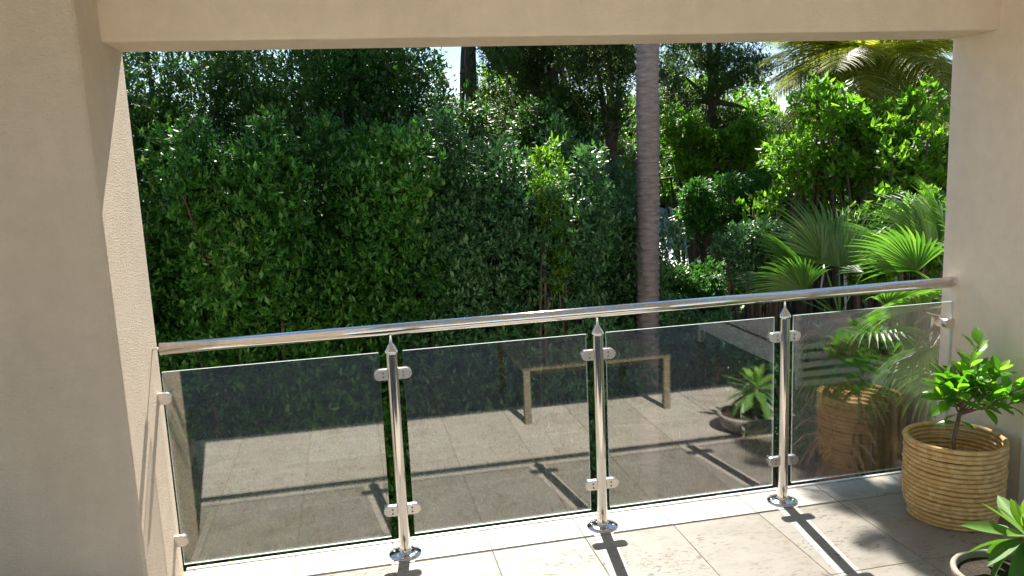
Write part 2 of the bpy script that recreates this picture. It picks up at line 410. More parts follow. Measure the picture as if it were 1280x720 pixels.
# ------------------------------------------------------------------ leaves
rng = np.random.default_rng(11)
def unit(a): return a/np.maximum(np.linalg.norm(a, axis=-1, keepdims=True), 1e-9)
def leaves_mesh(name, base, d, side, L, Wd, mat, rnd_, fold=.25, curl=.12):
    # folded diamond leaves: base, left, tip, right
    n = len(base); nrm = unit(np.cross(d, side))
    L = L[:, None]; Wd = Wd[:, None]
    mid = base + d*L*.48
    v = np.empty((n, 4, 3), np.float32)
    v[:, 0] = base; v[:, 1] = mid + side*Wd*.5 + nrm*Wd*fold; v[:, 2] = base + d*L - nrm*L*curl; v[:, 3] = mid - side*Wd*.5 + nrm*Wd*fold
    me = bpy.data.meshes.new(name)
    me.vertices.add(n*4); me.vertices.foreach_set('co', v.reshape(-1))
    q = (np.arange(n)*4)[:, None] + np.array([0, 1, 2, 0, 2, 3])[None]
    me.loops.add(n*6); me.loops.foreach_set('vertex_index', q.reshape(-1).astype(np.int32))
    me.polygons.add(n*2); me.polygons.foreach_set('loop_start', (np.arange(n*2)*3).astype(np.int32))
    at = me.attributes.new('rnd', 'FLOAT', 'POINT'); at.data.foreach_set('value', np.repeat(rnd_, 4).astype(np.float32))
    me.materials.append(mat); me.update(); return me
def cluster_leaves(name, C, D, k, L, Wd, mat, twig=.12, open_=.9, up=.25, tone=None, fold=.25, curl=.12):
    n = len(C); C = np.repeat(C, k, 0); D = np.repeat(unit(D), k, 0); m = n*k
    t = rng.random((m, 1))
    base = C + D*(t-.5)*twig + rng.normal(0, .008, (m, 3))
    rd = unit(rng.normal(0, 1, (m, 3))); rd = unit(rd - D*(rd*D).sum(1, keepdims=True))
    d = unit(D*(1-open_*.55) + rd*open_ + np.array([0, 0, up]))
    z = np.tile(np.array([0, 0, 1.]), (m, 1)) + rng.normal(0, .35, (m, 3))
    side = unit(np.cross(d, z))
    tn = np.repeat(rng.random(n) if tone is None else tone, k)
    r_ = np.clip(.55*tn + .45*rng.random(m), 0, 1)
    s = rng.uniform(.5, 1.3, m)
    return leaves_mesh(name, base, d, side, L*s, Wd*s*rng.uniform(.85, 1.15, m), mat, r_, fold, curl)
def lobes_points(lobes, n, shell=.45):
    # points in the outer shells of ellipsoid lobes (cx,cy,cz,rx,ry,rz)
    lb = np.array(lobes, float); w = (lb[:, 3]*lb[:, 4]*lb[:, 5])**(2/3); w /= w.sum()
    i = rng.choice(len(lb), n, p=w); d = unit(rng.normal(0, 1, (n, 3)))
    r = 1 - shell*rng.random(n)**1.6
    r *= 1 + .16*rng.normal(0, 1, n)*(rng.random(n) < .3)
    p = lb[i, :3] + d*lb[i, 3:]*r[:, None]
    return p, unit(d/lb[i, 3:])
def branch_set(base, tips, r0, seed=0, n=6, sag=0):
    rr = random.Random(seed); parts = []
    for tp in tips:
        b0 = Vector(base); tp = Vector(tp); m_ = b0.lerp(tp, .5) + Vector((rr.uniform(-.12, .12), rr.uniform(-.12, .12), rr.uniform(0, .15)))*(tp-b0).length*.6
        pts = []
        for k in range(7):
            s = k/6; pts.append(b0*(1-s)**2 + m_*2*s*(1-s) + tp*s*s)
        parts.append(tube(pts, [r0*(1-.75*k/6) for k in range(7)], n))
    return parts

def shrub(name, x, y, top, rx, ry, nclu, mat, label, cat='shrub', group=None, L=.066, Wd=.028, bottom=GZ, k=9, seed=0, dens_bias=-1.6):
    rr = np.random.default_rng(100+seed)
    root = empty(name, (x, y, GZ)); tag(root, label, cat, group)
    lob = []
    zz = np.arange(bottom+.4, top-.25, .42)
    for z in zz:
        for q in range(3):
            s = 1 if z < top-.8 else .8
            lob.append((rr.uniform(-.6, .6)*rx, rr.uniform(-.55, .35)*ry, z-GZ+rr.uniform(-.15, .15), rx*s*rr.uniform(.42, .7), ry*s*rr.uniform(.5, .8), rr.uniform(.32, .5)))
    for q in range(7): lob.append((rr.uniform(-.6, .6)*rx, rr.uniform(-.4, .4)*ry, top-GZ-.2+rr.uniform(-.3, .35), rx*.22, ry*.3, .32))
    C, D = lobes_points(lob, nclu)
    keep = (C[:, 2] > .05); C, D = C[keep], D[keep]
    D = unit(D + np.array([0, -.15, .35]))
    tone = np.clip(.5+.5*np.sin(C[:, 0]*3.1+seed)*np.cos(C[:, 2]*2.3+seed*2)+rng.normal(0, .22, len(C)), 0, 1)
    link('foliage', cluster_leaves('foliage', C, D, k, L, Wd, mat, .13, .95, .2, tone), None, root)
    tips = [(rr.uniform(-.7, .7)*rx, rr.uniform(-.6, .5)*ry, rr.uniform(.5, .98)*(top-GZ)) for _ in range(14)]
    v, f = join(branch_set((0, 0, 0), tips, .032, seed)); link('branches', mesh('branches', v, f, M_BARK, True), None, root)
    return root
def tree(name, px, Y, trunk_r, fork_z, lobes, nclu, mat, label, cat='tree', group=None, L=.075, Wd=.03, k=9, seed=0, limbs=7, twig=.16, up=.15, shell=.75, forks=None):
    x = at_y(px, 140, Y).x
    root = empty(name, (x, Y, GZ)); tag(root, label, cat, group); rr = random.Random(seed)
    fz = fork_z-GZ
    lobes = list(lobes) + ([(0, .2, 4.4, 1.3, 1.0, .6)] if group == 'trees behind the hedge' else [])  # extra upper lobe above the frame, added to shade the hedge top
    lo = [(a, b, c-GZ, d, e, g_) for a, b, c, d, e, g_ in lobes]
    tr = [(rr.uniform(-.012, .012)*k_, rr.uniform(-.012, .012)*k_, fz*k_/6) for k_ in range(7)]; tr[0] = (0, 0, -.1)
    parts = [tube(tr, [trunk_r*(1.15-.3*k_/6) for k_ in range(7)], 10)]
    tips = forks if forks else []
    tips = [(a, b, c-GZ) for a, b, c in tips]
    for l in lo[:limbs]: tips.append((l[0]+rr.uniform(-.3, .3)*l[3], l[1], l[2]+.5*l[5]))
    parts += branch_set(tr[-1], tips, trunk_r*.8, seed+1, 7)
    for l in lo:      # finer twigs
        for q in range(4):
            a = (l[0]+rr.uniform(-.3, .3)*l[3], l[1]+rr.uniform(-.3, .3)*l[4], l[2]-.3*l[5]); b_ = (l[0]+rr.uniform(-.9, .9)*l[3], l[1]+rr.uniform(-.9, .9)*l[4], l[2]+rr.uniform(-.2, .9)*l[5])
            parts.append(tube([a, Vector(a).lerp(Vector(b_), .5)+Vector((0, 0, .06)), b_], [.014, .010, .004], 5))
    v, f = join(parts); link('trunk', mesh('trunk', v, f, M_BARK, True), None, root)
    lo2 = []
    for l in lo:
        if L < .06: lo2.append((l[0], l[1], l[2], l[3]*1.15, l[4]*1.2, l[5]*1.2)); continue
        for q in range(7):
            a, b_, c_ = (rr.gauss(0, .5) for _ in range(3)); sz = rr.uniform(.28, .5)
            lo2.append((l[0]+a*l[3], l[1]+b_*l[4], l[2]+c_*l[5], l[3]*sz, l[4]*sz, l[5]*sz))
    C, D = lobes_points(lo2, nclu, shell); D = unit(D*.7 + rng.normal(0, .45, D.shape) + np.array([0, 0, .2]))
    tone = np.clip(.5+.4*np.sin(C[:, 0]*2.3+seed)*np.cos(C[:, 2]*2.9+seed)+rng.normal(0, .22, len(C)), 0, 1)
    link('crown', cluster_leaves('crown', C, D, k, L, Wd, mat, twig, .9, up, tone), None, root)
    return root

# hedge in front: seven tall shrubs grown into one wall of leaves
hl = ['tall dense hedge shrub hiding behind the rough pillar', 'broad dark green hedge shrub seen beside the rough pillar edge', 'dense glossy green hedge shrub below the forked dark trunk', 'dense hedge shrub behind the first steel post', 'darker small leaved hedge shrub behind the second glass panel', 'dark blue green hedge shrub beside the lime green sprig', 'dark hedge shrub growing against the ringed palm trunk']
hx = [-1.75, -.75, .25, 1.2, 2.05, 2.85, 3.55]
ht = [2.1, 1.62, 1.95, 1.7, 1.7, 1.35, 1.6]
for i in range(7):
    shrub('hedge_shrub', hx[i], 3.75+(.75 if i == 6 else 0)+.12*math.sin(i*2.1), ht[i], .78, .62, 8300, LM['hedge' if i < 4 else 'hedge2'], hl[i], 'shrub', 'hedge beyond the balcony', L=.064 if i < 4 else .056, Wd=.029 if i < 4 else .027, bottom=-1.9, k=9, seed=i)
for i, (x, tp_, lb) in enumerate(((-.75, 2.5, 'loose olive shrub rising above the hedge beside the rough pillar'), (.45, 2.6, 'loose olive shrub rising in front of the forked trunk'), (1.65, 2.5, 'loose olive shrub rising above the hedge behind the first post'), (2.75, 2.15, 'loose dark shrub rising above the hedge near the lime sprig'))):
    shrub('loose_shrub', x, 4.95, tp_, .85, .6, 2300, LM['tree'], lb, 'shrub', 'loose shrubs behind the hedge', L=.06, Wd=.027, bottom=.7, k=8, seed=50+i)
lc = at_y(688, 240, 3.3)
shrub('lime_shrub', lc.x, 3.3, lc.z+.12, .17, .16, 200, LM['lime'], 'bright lime green sprig poking out of the dark hedge', 'shrub', None, L=.06, Wd=.02, bottom=.45, k=9, seed=31)

# trees behind the hedge
TL = [
 ('leafy_tree', 215, 6.6, .07, 1.2, [(0, 0, 2.2, 1.1, .8, .7), (-.3, -.2, 1.7, 1.1, .7, .5), (.9, 0, 1.9, .8, .7, .6), (-.6, .2, 2.9, .8, .7, .5), (.7, 0, 2.9, .9, .7, .5), (0, .3, 3.5, 1.1, .8, .5), (-1.4, 0, 2.4, .8, .7, .8)], 3000, 'tree', 'thin branched tree rising behind the hedge beside the rough pillar'),
 ('leafy_tree', 400, 6.4, .085, 2.0, [(-.7, .1, 2.4, .8, .7, .5), (.3, -.3, 1.75, 1.1, .6, .45), (.5, .1, 2.75, .8, .7, .5), (0, .2, 3.3, 1.2, .8, .5), (.9, 0, 2.2, .7, .6, .5), (-.2, .5, 1.9, .8, .6, .4)], 2900, 'tree', 'forked dark trunked tree rising behind the hedge'),
 ('leafy_tree', 478, 5.6, .06, 1.3, [(0, 0, 2.0, .75, .6, .65), (-.1, .1, 2.9, .55, .6, .5), (-.3, 0, 2.6, .55, .6, .5)], 2600, 'hedge', 'bushy olive green tree standing between two dark trunks'),
 ('conifer_tree', 592, 8.2, .10, 3.6, [(.6, 0, 3.25, .7, .6, .22), (.9, 0, 2.2, .8, .6, .4), (-.3, .3, 1.8, .8, .6, .5), (0, 0, 4.2, 1.3, .8, .4)], 2100, 'wisp', 'straight dark trunked tree with blue sky showing beside it'),
 ('conifer_tree', 690, 7.4, .085, 3.4, [(0, 0, 2.6, .8, .6, .55), (.4, 0, 1.9, .7, .6, .5), (-.4, .2, 3.1, .8, .6, .4), (.7, .1, 3.0, .7, .6, .5)], 2600, 'wisp', 'dark drooping tree between the straight trunk and the palm'),
 ('conifer_tree', 770, 6.6, .075, 1.7, [(-.25, 0, 2.0, .6, .5, .6), (.2, .1, 2.8, .6, .6, .4), (-.4, 0, 2.9, .5, .5, .5), (.1, .2, 1.4, .5, .5, .5)], 2300, 'wisp', 'twin limbed tree close behind the ringed palm trunk'),
 ('leafy_tree', 885, 8.6, .08, 2.4, [(0, 0, 3.05, .85, .7, .45), (.3, .1, 3.5, .9, .7, .4), (-.5, 0, 2.6, .5, .6, .35), (.55, 0, 2.75, .45, .5, .3), (-.2, 0, 2.2, .7, .6, .4), (.5, 0, 2.1, .6, .6, .35)], 2600, 'wisp', 'rounded tree crown beside the ringed palm trunk'),
]
for i, (nm, px, Y, tr, fz, lo, nc, mt, lb) in enumerate(TL):
    tree(nm, px, Y, tr, fz, lo, int(nc*(2.5 if i < 3 else 1.5)), LM[mt], lb, 'tree', 'trees behind the hedge', seed=40+i, L=.058 if i < 3 else .065, Wd=.027 if i < 3 else .018, k=6 if i < 3 else 14, twig=.2 if i < 3 else .3, shell=1.0 if i < 3 else .75)
# far trees
FT = [(130, 16, .1, 'far leafy tree glimpsed beside the rough pillar'), (235, 21, .0, 'far leafy tree glimpsed through the thin branched tree'), (330, 17, .1, 'far leafy tree glimpsed next to the forked trunk'), (440, 22, .2, 'far leafy tree glimpsed past the forked trunk'), (535, 18, .6, 'far leafy tree glimpsed by the bushy olive tree'), (640, 14, 2.5, 'sunlit lime tree far behind the straight trunk'), (700, 23, 2.4, 'far tree behind the dark drooping tree'), (775, 18, 2.2, 'far pale tree behind the twin limbed tree'), (870, 15, 2.3, 'sunlit lime tree beyond the grey roof'), (955, 21, 1.8, 'far pale tree below the open blue sky'), (1045, 24, 2.2, 'far tree behind the broad leaved shrubs'), (1135, 19, 2.4, 'far tree behind the golden palm')]
for i, (px, Y, hh, lb) in enumerate(FT):
    q = 1.35 if Y > 16 else 1.1
    tree('far_tree', px, Y, .12, hh-1.4, [(0, 0, hh, 1.3*q, 1.1, .7), (-1.1*q, 0, hh-.7, 1.1*q, 1, .8), (1.1*q, 0, hh-.8, 1.1*q, 1, .8), (0, 0, hh-1.8, 1.9*q, 1.2, .9), (.3, 0, hh+.7, .8, .8, .4)], 1700, LM['lime' if i in (5, 8, 9) else 'wisp'], lb, 'tree', 'trees far behind the garden', seed=70+i, L=.19, Wd=.085, k=8, twig=.3)

for i, x in enumerate((-.3, 1.1, 2.5, 3.9)):
    shrub('ground_shrub', x, 4.6, -1.35, .95, .5, 1500, LM['hedge2'], ('low shaded shrub at the hedge foot behind the first glass panel', 'low shaded shrub at the hedge foot behind the first steel post', 'low shaded shrub at the hedge foot under the lime sprig', 'low shaded shrub at the foot of the ringed palm')[i], 'shrub', 'low shrubs at the foot of the hedge', L=.08, Wd=.038, bottom=-2.75, k=7, seed=90+i)
# broad-leaved shrubs on the right
def bush(name, px, py, Y, r, nc, mat, label, L=.1, Wd=.05, seed=0, k=7, sq=(1, .8, .9), group=None):
    c = at_y(px, py, Y); root = empty(name, (c.x, Y, GZ)); tag(root, label, 'shrub', group); rr = random.Random(seed)
    lo = [(rr.uniform(-.6, .6)*r*sq[0], rr.uniform(-.4, .4)*r*sq[1], c.z-GZ+rr.uniform(-.65, .65)*r*sq[2], r*rr.uniform(.18, .34), r*rr.uniform(.2, .34), r*rr.uniform(.16, .28)) for _ in range(20)]
    C, D = lobes_points(lo, nc, .7); D = unit(D*.8 + np.array([0, -.1, .5]))
    link('foliage', cluster_leaves('foliage', C, D, k, L, Wd, mat, .1, .95, .1, None, .2, .15), None, root)
    v, f = join(branch_set((0, 0, 0), [(l[0], l[1], l[2]) for l in lo], .05, seed)); link('branches', mesh('branches', v, f, M_BARK, True), None, root)
bush('broad_leaf_shrub', 1075, 170, 4.9, 1.0, 700, LM['broad'], 'sunlit broad leaved shrub in front of the golden palm', seed=1, sq=(.9, .8, .75))
bush('broad_leaf_shrub', 1150, 225, 4.3, .75, 560, LM['broad'], 'broad leaved shrub touching the smooth wall edge', seed=2)
bush('broad_leaf_shrub', 1000, 235, 5.2, .85, 560, LM['broad'], 'broad leaved shrub spreading above the fan palm', seed=3, L=.085, Wd=.042)
bush('small_leaf_shrub', 905, 255, 6.2, .75, 1500, LM['hedge'], 'small leaved shrub in front of the grey roof', seed=4, L=.06, Wd=.028, k=9, sq=(1.1, .8, .55))
bush('small_leaf_shrub', 880, 365, 5.0, .75, 1500, LM['hedge'], 'low dark shrub beside the base of the palm trunk', seed=5, L=.06, Wd=.028, k=9, sq=(1, .8, .5))
bush('small_leaf_shrub', 945, 330, 4.4, .6, 1100, LM['hedge2'], 'dark shrub between the grey roof and the fan palm', seed=6, L=.06, Wd=.026, k=9)
bush('small_leaf_shrub', 870, 470, 4.0, .8, 1300, LM['hedge2'], 'low shaded shrub behind the third glass panel', seed=7, L=.06, Wd=.026, k=9)
bush('small_leaf_shrub', 1120, 300, 3.6, .7, 1200, LM['broad'], 'shaded shrub behind the fan palm fronds', seed=8, L=.08, Wd=.04)
bush('small_leaf_shrub', 1010, 480, 3.4, .9, 1300, LM['hedge2'], 'low shaded shrub behind the fan palm trunk', seed=9, L=.06, Wd=.026, k=9)
bush('small_leaf_shrub', 860, 195, 10, 1.3, 1400, LM['lime'], 'pale sunlit shrub by the neighbouring house', seed=10, L=.1, Wd=.045, k=9, sq=(1, .8, .5))

bush('small_leaf_shrub', 890, 185, 7.6, .95, 1300, LM['lime'], 'yellow green shrub covering the trunk beside the palm', seed=14, L=.08, Wd=.036, k=8, sq=(1, .8, .5))
bush('small_leaf_shrub', 965, 165, 9.5, 1.2, 1100, LM['lime'], 'pale sunlit shrub under the golden palm fronds', seed=12, L=.1, Wd=.045, k=8, sq=(1, .8, .55))
bush('small_leaf_shrub', 1010, 250, 8.5, 1.4, 1500, LM['broad'], 'deep green shrub filling the gap behind the fan palm', seed=13, L=.09, Wd=.045, k=8, sq=(1, .8, .6))
# ------------------------------------------------------------------ palms
def strip_mesh(name, strips, mat):
    V, F, A = [], [], []
    for pts, w, side, tone in strips:    # V-folded tapering strip along pts
        n = len(pts); o = len(V)
        for i, p in enumerate(pts):
            s = i/(n-1); ww = w*(.55+.9*s if s < .5 else 1-(s-.5)*1.9)
            ww = max(ww, w*.05)
            d = (pts[min(i+1, n-1)]-pts[max(i-1, 0)]).normalized(); sd = (side - d*side.dot(d)).normalized(); nn = d.cross(sd)
            V += [p+sd*ww*.5+nn*ww*.22, p, p-sd*ww*.5+nn*ww*.22]; A += [tone]*3
        for i in range(n-1):
            a = o+i*3; F += [(a, a+1, a+4, a+3), (a+1, a+2, a+5, a+4)]
    me = mesh(name, V, F, mat)
    at = me.attributes.new('rnd', 'FLOAT', 'POINT'); at.data.foreach_set('value', A); return me
def fan_frond(rr, pet, rad, n=26, spread=2.5, mat=None):
    # local: petiole along +X from origin, blade opens at (pet,0,0) in the XY plane, Z is its upper face
    st = []; bend = rr.uniform(.05, .25)
    st.append(([Vector((pet*k/4, 0, -.06*pet*(k/4)**2)) for k in range(5)], .022, Vector((0, 1, 0)), .7))
    hub = Vector((pet, 0, -.06*pet))
    for i in range(n):
        a = -spread/2 + spread*i/(n-1) + rr.uniform(-.02, .02); l = rad*(.82+.18*math.cos(a))*rr.uniform(.93, 1.04)
        d = Vector((math.cos(a), math.sin(a), 0)); pts = []
        for k in range(7):
            s = k/6; pts.append(hub + d*l*s + Vector((0, 0, .10*rad*math.sin(PI*s*.9)*(1-abs(a)/3) - bend*rad*max(0, s-.45)**2*2.2)))
        st.append((pts, 2.25*math.sin(spread/n/2)*l*.62, Vector((-math.sin(a), math.cos(a), 0)), rr.uniform(.2, .95)))
    return strip_mesh('frond', st, mat)
def fan_palm(px, py, Y, fr, label, seed, trunk_top=None):
    c = at_y(px, py, Y); root = empty('fan_palm', (c.x, Y, GZ)); tag(root, label, 'palm', 'fan palms below the balcony'); rr = random.Random(seed)
    h = c.z-GZ; prof = []
    for k in range(40): prof.append(((.13 + .03*math.sin(k*.7)+.02*(k % 2))*(1 if k < 38 else .5), h*k/39))
    v, f = lathe(prof, 14); link('trunk', mesh('trunk', v, f, M_DEAD), None, root)
    parts = []
    for k in range(70):
        a = rr.uniform(0, 2*PI); z = h*rr.uniform(.45, .98); r0 = .14; l = rr.uniform(.2, .45)
        p0 = Vector((math.cos(a)*r0, math.sin(a)*r0, z)); p1 = p0+Vector((math.cos(a)*l*.5, math.sin(a)*l*.5, -l*rr.uniform(.2, .9)))
        parts.append(tube([p0, p0.lerp(p1, .5)+Vector((0, 0, .05)), p1], [.016, .013, .006], 5))
    v, f = join(parts); link('dead_stalks', mesh('dead_stalks', v, f, M_DEAD), None, root)
    for (azd, eld, pet, rad, roll) in fr:
        o = link('frond', fan_frond(rr, pet, rad, rr.choice((24, 27, 30)), rr.uniform(2.5, 3.0), LM['fan']), None, root)
        q = Quaternion((0, 0, 1), R(azd)) @ Quaternion((0, 1, 0), -R(eld)) @ Quaternion((1, 0, 0), R(roll))
        o.rotation_mode = 'QUATERNION'; o.rotation_quaternion = q; o.location = (0, 0, h-.05)
# azimuth (0=+X, 90=away, -90=towards the balcony), elevation, petiole, blade radius, roll
fan_palm(1050, 390, 2.4, [(95, 66, .52, .58, 0), (150, 50, .5, .5, 20), (180, 38, .42, .45, 40), (215, -12, .42, .45, 35), (-60, 25, .40, .52, -15), (-95, 2, .45, .5, 0), (-110, -40, .4, .55, 0), (-75, -35, .45, .5, 0), (30, 45, .5, .5, -30), (60, 65, .45, .55, 0), (0, 10, .5, .5, -30), (230, -30, .45, .5, 20), (120, 20, .5, .5, 0), (-30, -20, .5, .5, -20)], 'fan palm with a shaggy trunk behind the last glass panel', 3)
fan_palm(1206, 372, 1.05, [(168, 40, .40, .46, 30), (190, 5, .38, .46, 30), (150, 72, .45, .46, 0), (200, -28, .42, .48, 25), (215, -50, .42, .46, 10), (90, 50, .5, .5, 0), (40, 30, .5, .5, 0), (-20, 20, .4, .5, 0), (120, 35, .5, .46, 10)], 'fan palm crowded against the outer corner of the smooth wall', 4)

def feather_frond(rr, L_, n, ll, droop, mat, dead=False):
    st = []; rach = []
    for k in range(13):
        s = k/12; rach.append(Vector((L_*s*(1-.15*s), 0, L_*(.35*s - droop*s*s))))
    st.append((rach, .03, Vector((0, 1, 0)), .5))
    for i in range(n):
        s = .12+.88*i/n; k = min(11, int(s*12)); u_ = s*12-k; p = rach[k].lerp(rach[k+1], u_); d0 = (rach[k+1]-rach[k]).normalized()
        for sg in (-1, 1):
            l = ll*math.sin(PI*(.15+.8*s))*rr.uniform(.85, 1.1)
            d = (d0*.6 + Vector((0, sg, .15+rr.uniform(-.2, .2)))).normalized()
            pts = [p + d*l*q/4 + Vector((0, 0, -.5*l*(q/4)**2)) for q in range(5)]
            st.append((pts, .019, d0, rr.uniform(0, 1)))
    return strip_mesh('frond', st, mat)
def feather_palm(name, loc, top, tr, mat, label, n=14, L_=1.5, seed=0, ll=.42, rings=True, rows_=150, droop=(.5, .75), els=(-15, 55), azs=None):
    root = empty(name, loc); tag(root, label, 'palm'); rr = random.Random(seed); h = top-loc[2]
    m_ = rows_; ns = 22; V, F = [], []
    for k in range(m_):
        z = h*k/(m_-1); ph = (z/.062) % 1
        for i in range(ns):
            a = 2*PI*i/ns; wob = .006*math.sin(3*a+z*2.1)+.004*math.sin(7*a+z*9)
            ph2 = (z/.066 + .6*math.sin(z*1.7) + .35*math.sin(z*4.1+1) + .18*math.sin(a+z) + .1*math.sin(3*a+z*3)) % 1
            r = tr*(1.02-.04*z/h) + (.016*(1-ph2)**2 if rings else 0) + wob
            V.append((r*math.cos(a)+.015*math.sin(z*.9), r*math.sin(a), z))
    for k in range(m_-1):
        for i in range(ns):
            j = (i+1) % ns; F.append((k*ns+i, k*ns+j, (k+1)*ns+j, (k+1)*ns+i))
    link('trunk', mesh('trunk', V, F, M_TRUNK, True), None, root)
    ms = [feather_frond(rr, L_*rr.uniform(.9, 1.1), 64, ll, rr.uniform(*droop), mat) for _ in range(4)]
    for k in range(n):
        o = link('frond', ms[k % 4], None, root); o.location = (0, 0, h-.05); o.rotation_euler = (0, -R(rr.uniform(*els)), 2*PI*k/n+rr.uniform(-.2, .2))
        if azs: o.rotation_euler = (0, -R(azs[k][1]), R(azs[k][0])); o.scale = [azs[k][2]]*3
    return root
tp = at_y(810, 200, 3.9)
feather_palm('ringed_palm', (tp.x-.10, 3.9, GZ), 4.9, .102, LM['feather'], 'tall palm with a smooth ringed grey trunk', 9, .85, 7, .3, True, 800, azs=((-75, 40, .45), (-35, 60, .4), (-5, 30, .8), (30, 5, 1.1), (65, 35, 1), (100, 15, .8), (-115, 45, .5), (160, 55, .5), (215, 60, .45))).rotation_euler = (0, .024, 0)
gp = at_y(1092, 90, 6.2)
feather_palm('golden_palm', (gp.x, 6.2, GZ), gp.z, .15, LM['gold'], 'golden yellow feather palm behind the broad leaved shrubs', 44, 1.5, 9, .6, False, 60, (.6, 1.0), (-10, 65))

# ------------------------------------------------------------------ neighbouring houses and cable
def corrugated(name, a, ux, uy, lx, ly, n, mat, parent):
    V, F = [], []; nz = ux.cross(uy).normalized(); m_ = n*4
    for i in range(m_+1):
        h = .02*math.sin(2*PI*i/4); p = a + ux*lx*i/m_ + nz*h
        V += [p, p+uy*ly, p-nz*.01, p+uy*ly-nz*.01]
    for i in range(m_):
        b_ = i*4; F += [(b_, b_+4, b_+5, b_+1), (b_+2, b_+3, b_+7, b_+6)]
    return link(name, mesh(name, V, F, mat), None, parent)
def house(loc, rz, wx, wy, eave, ridge, label, group=None):
    root = empty('house', (loc[0], loc[1], GZ)); root.rotation_euler = (0, 0, rz); tag(root, label, 'house', group)
    e, r_ = eave-GZ, ridge-GZ
    V = [(-wx, -wy, 0), (wx, -wy, 0), (wx, wy, 0), (-wx, wy, 0), (-wx, -wy, e), (wx, -wy, e), (wx, wy, e), (-wx, wy, e), (-wx, 0, r_), (wx, 0, r_)]
    link('wall', mesh('wall', V, [(0, 1, 5, 4), (1, 2, 6, 9, 5), (2, 3, 7, 6), (3, 0, 4, 8, 7)], M_CREAM), None, root)
    for s in (-1, 1):
        sl = Vector((0, -s*wy, r_-e)).normalized(); ln = math.hypot(wy, r_-e)
        corrugated('roof', Vector((-s*-(wx+.3) if s > 0 else -(wx+.3), s*wy, e)) - sl*.3 + Vector((0, 0, .04)), Vector((1 if s < 0 else -1, 0, 0)), sl, 2*wx+.6, ln+.3, 28, M_ROOF, root)
    for x in (-wx*.5, wx*.4):
        w_ = boxobj('window', (x-.5, -wy-.03, e-1.7), (x+.5, -wy-.004, e-.5), M_BLACK, root)
        boxobj('frame', (x-.56, -wy-.05, e-.5), (x+.56, -wy-.002, e-.44), M_WHITE, w_)
house((9.2, 13.5), -.25, 2.6, 2.4, -.65, .35, 'low house with a grey corrugated roof beyond the palm trunk')
house((13.5, 20), .3, 4.0, 3, .9, 2.0, 'white walled house far behind the broad leaved shrubs')
lv = at_y(1176, 188, 8.0); lr = empty('louvre_screen', (lv.x+.25, 8.0, GZ)); tag(lr, 'white horizontal louvre screen just past the smooth wall edge', 'screen')
for k in range(9): boxobj('slat', (-.8, -.02, lv.z-GZ-.42+.1*k), (.8, .03, lv.z-GZ-.36+.1*k), M_WHITE, lr)
for x in (-.8, .75): boxobj('post', (x, .032, 0), (x+.05, .08, lv.z-GZ+.55), M_WHITE, lr)
a_, b_ = at_y(700, 243, 9.0), at_y(1010, 187, 9.0)
dd = b_-a_; A2, B2 = a_-dd*1.5, b_+dd*2
pts = [A2.lerp(B2, k/24) + Vector((0, 0, -.22*(1-(2*k/24-1)**2)*.6+.08)) for k in range(25)]
v, f = tube(pts, .011, 6); tag(link('cable', mesh('cable', v, f, M_CABLE, True)), 'thin black overhead cable crossing behind the palm trunk', 'cable')

# ------------------------------------------------------------------ basket and its shrub
BX, BY = 3.680, -.345
bk = empty('basket_planter', (BX, BY, 0)); tag(bk, 'round coiled wicker basket standing against the smooth wall', 'basket')
NC = 18; BH = .368
rr = random.Random(2)
for k in range(NC):
    z = .009 + (BH-.012)*k/(NC-1); s = k/(NC-1); r = .170 + .026*math.sin(PI*.5*min(1, s*2.6)) + (.0 if k < NC-1 else .002)
    V, F = [], []; n, m_ = 56, 7
    ph = rr.uniform(0, 6)
    for i in range(n):
        a = 2*PI*i/n; r2 = r + .002*math.sin(3*a+ph)+.0013*rr.uniform(-1, 1); zz = z+.0014*math.sin(2*a+ph)
        for j in range(m_):
            b2 = 2*PI*j/m_; V.append(((r2+.0125*math.cos(b2))*math.cos(a), (r2+.0125*math.cos(b2))*math.sin(a), zz+.0101*math.sin(b2)))
    for i in range(n):
        for j in range(m_): F.append((i*m_+j, ((i+1) % n)*m_+j, ((i+1) % n)*m_+(j+1) % m_, i*m_+(j+1) % m_))
    link('coil', mesh('coil', V, F, M_RAFFIA, True), None, bk)
v, f = lathe([(0, .012), (.172, .012)], 32); link('bottom', mesh('bottom', v, f, M_RAFFIA), None, bk)
v, f = lathe([(0, .015), (.15, .015), (.165, .19), (.158, .19), (.15, .175), (0, .168)], 28)
ip = empty('potted_shrub', (BX, BY, .012)); tag(ip, 'small glossy leaved shrub growing out of the wicker basket', 'plant')
link('nursery_pot', mesh('nursery_pot', v, f, M_BLACK, True), None, ip)
v, f = lathe([(0, .178), (.08, .180), (.1535, .176)], 24); link('soil', mesh('soil', v, f, M_SOIL), None, ip)

def leafshape(name, L, Wd, mat, tone, curl=.15, fold=.18, obov=.6, n=7, thick=0):
    V, F = [], []
    for i in range(n+1):
        s = i/n; w = Wd*.5*(math.sin(PI*s**(obov+.45))**.85 if 0 < s < 1 else .02); z = -curl*L*s*s
        V += [(s*L, w, z+fold*w*2*.5), (s*L, w*.5, z+fold*w*.35), (s*L, 0, z), (s*L, -w*.5, z+fold*w*.35), (s*L, -w, z+fold*w*2*.5)]
    for i in range(n):
        for j in range(4): a = i*5+j; F.append((a, a+5, a+6, a+1))
    me = mesh(name, V, F, mat, True)
    at = me.attributes.new('rnd', 'FLOAT', 'POINT'); at.data.foreach_set('value', [tone]*len(V)); return me
leafm = [leafshape('leaf', L, w, LM['gloss'], t_, c_) for L, w, t_, c_ in ((.098, .050, .1, .12), (.105, .052, .35, .2), (.09, .047, .5, .1), (.1, .048, .6, .25), (.08, .04, .8, .1), (.06, .03, 1.0, .05))]
rr = random.Random(21)
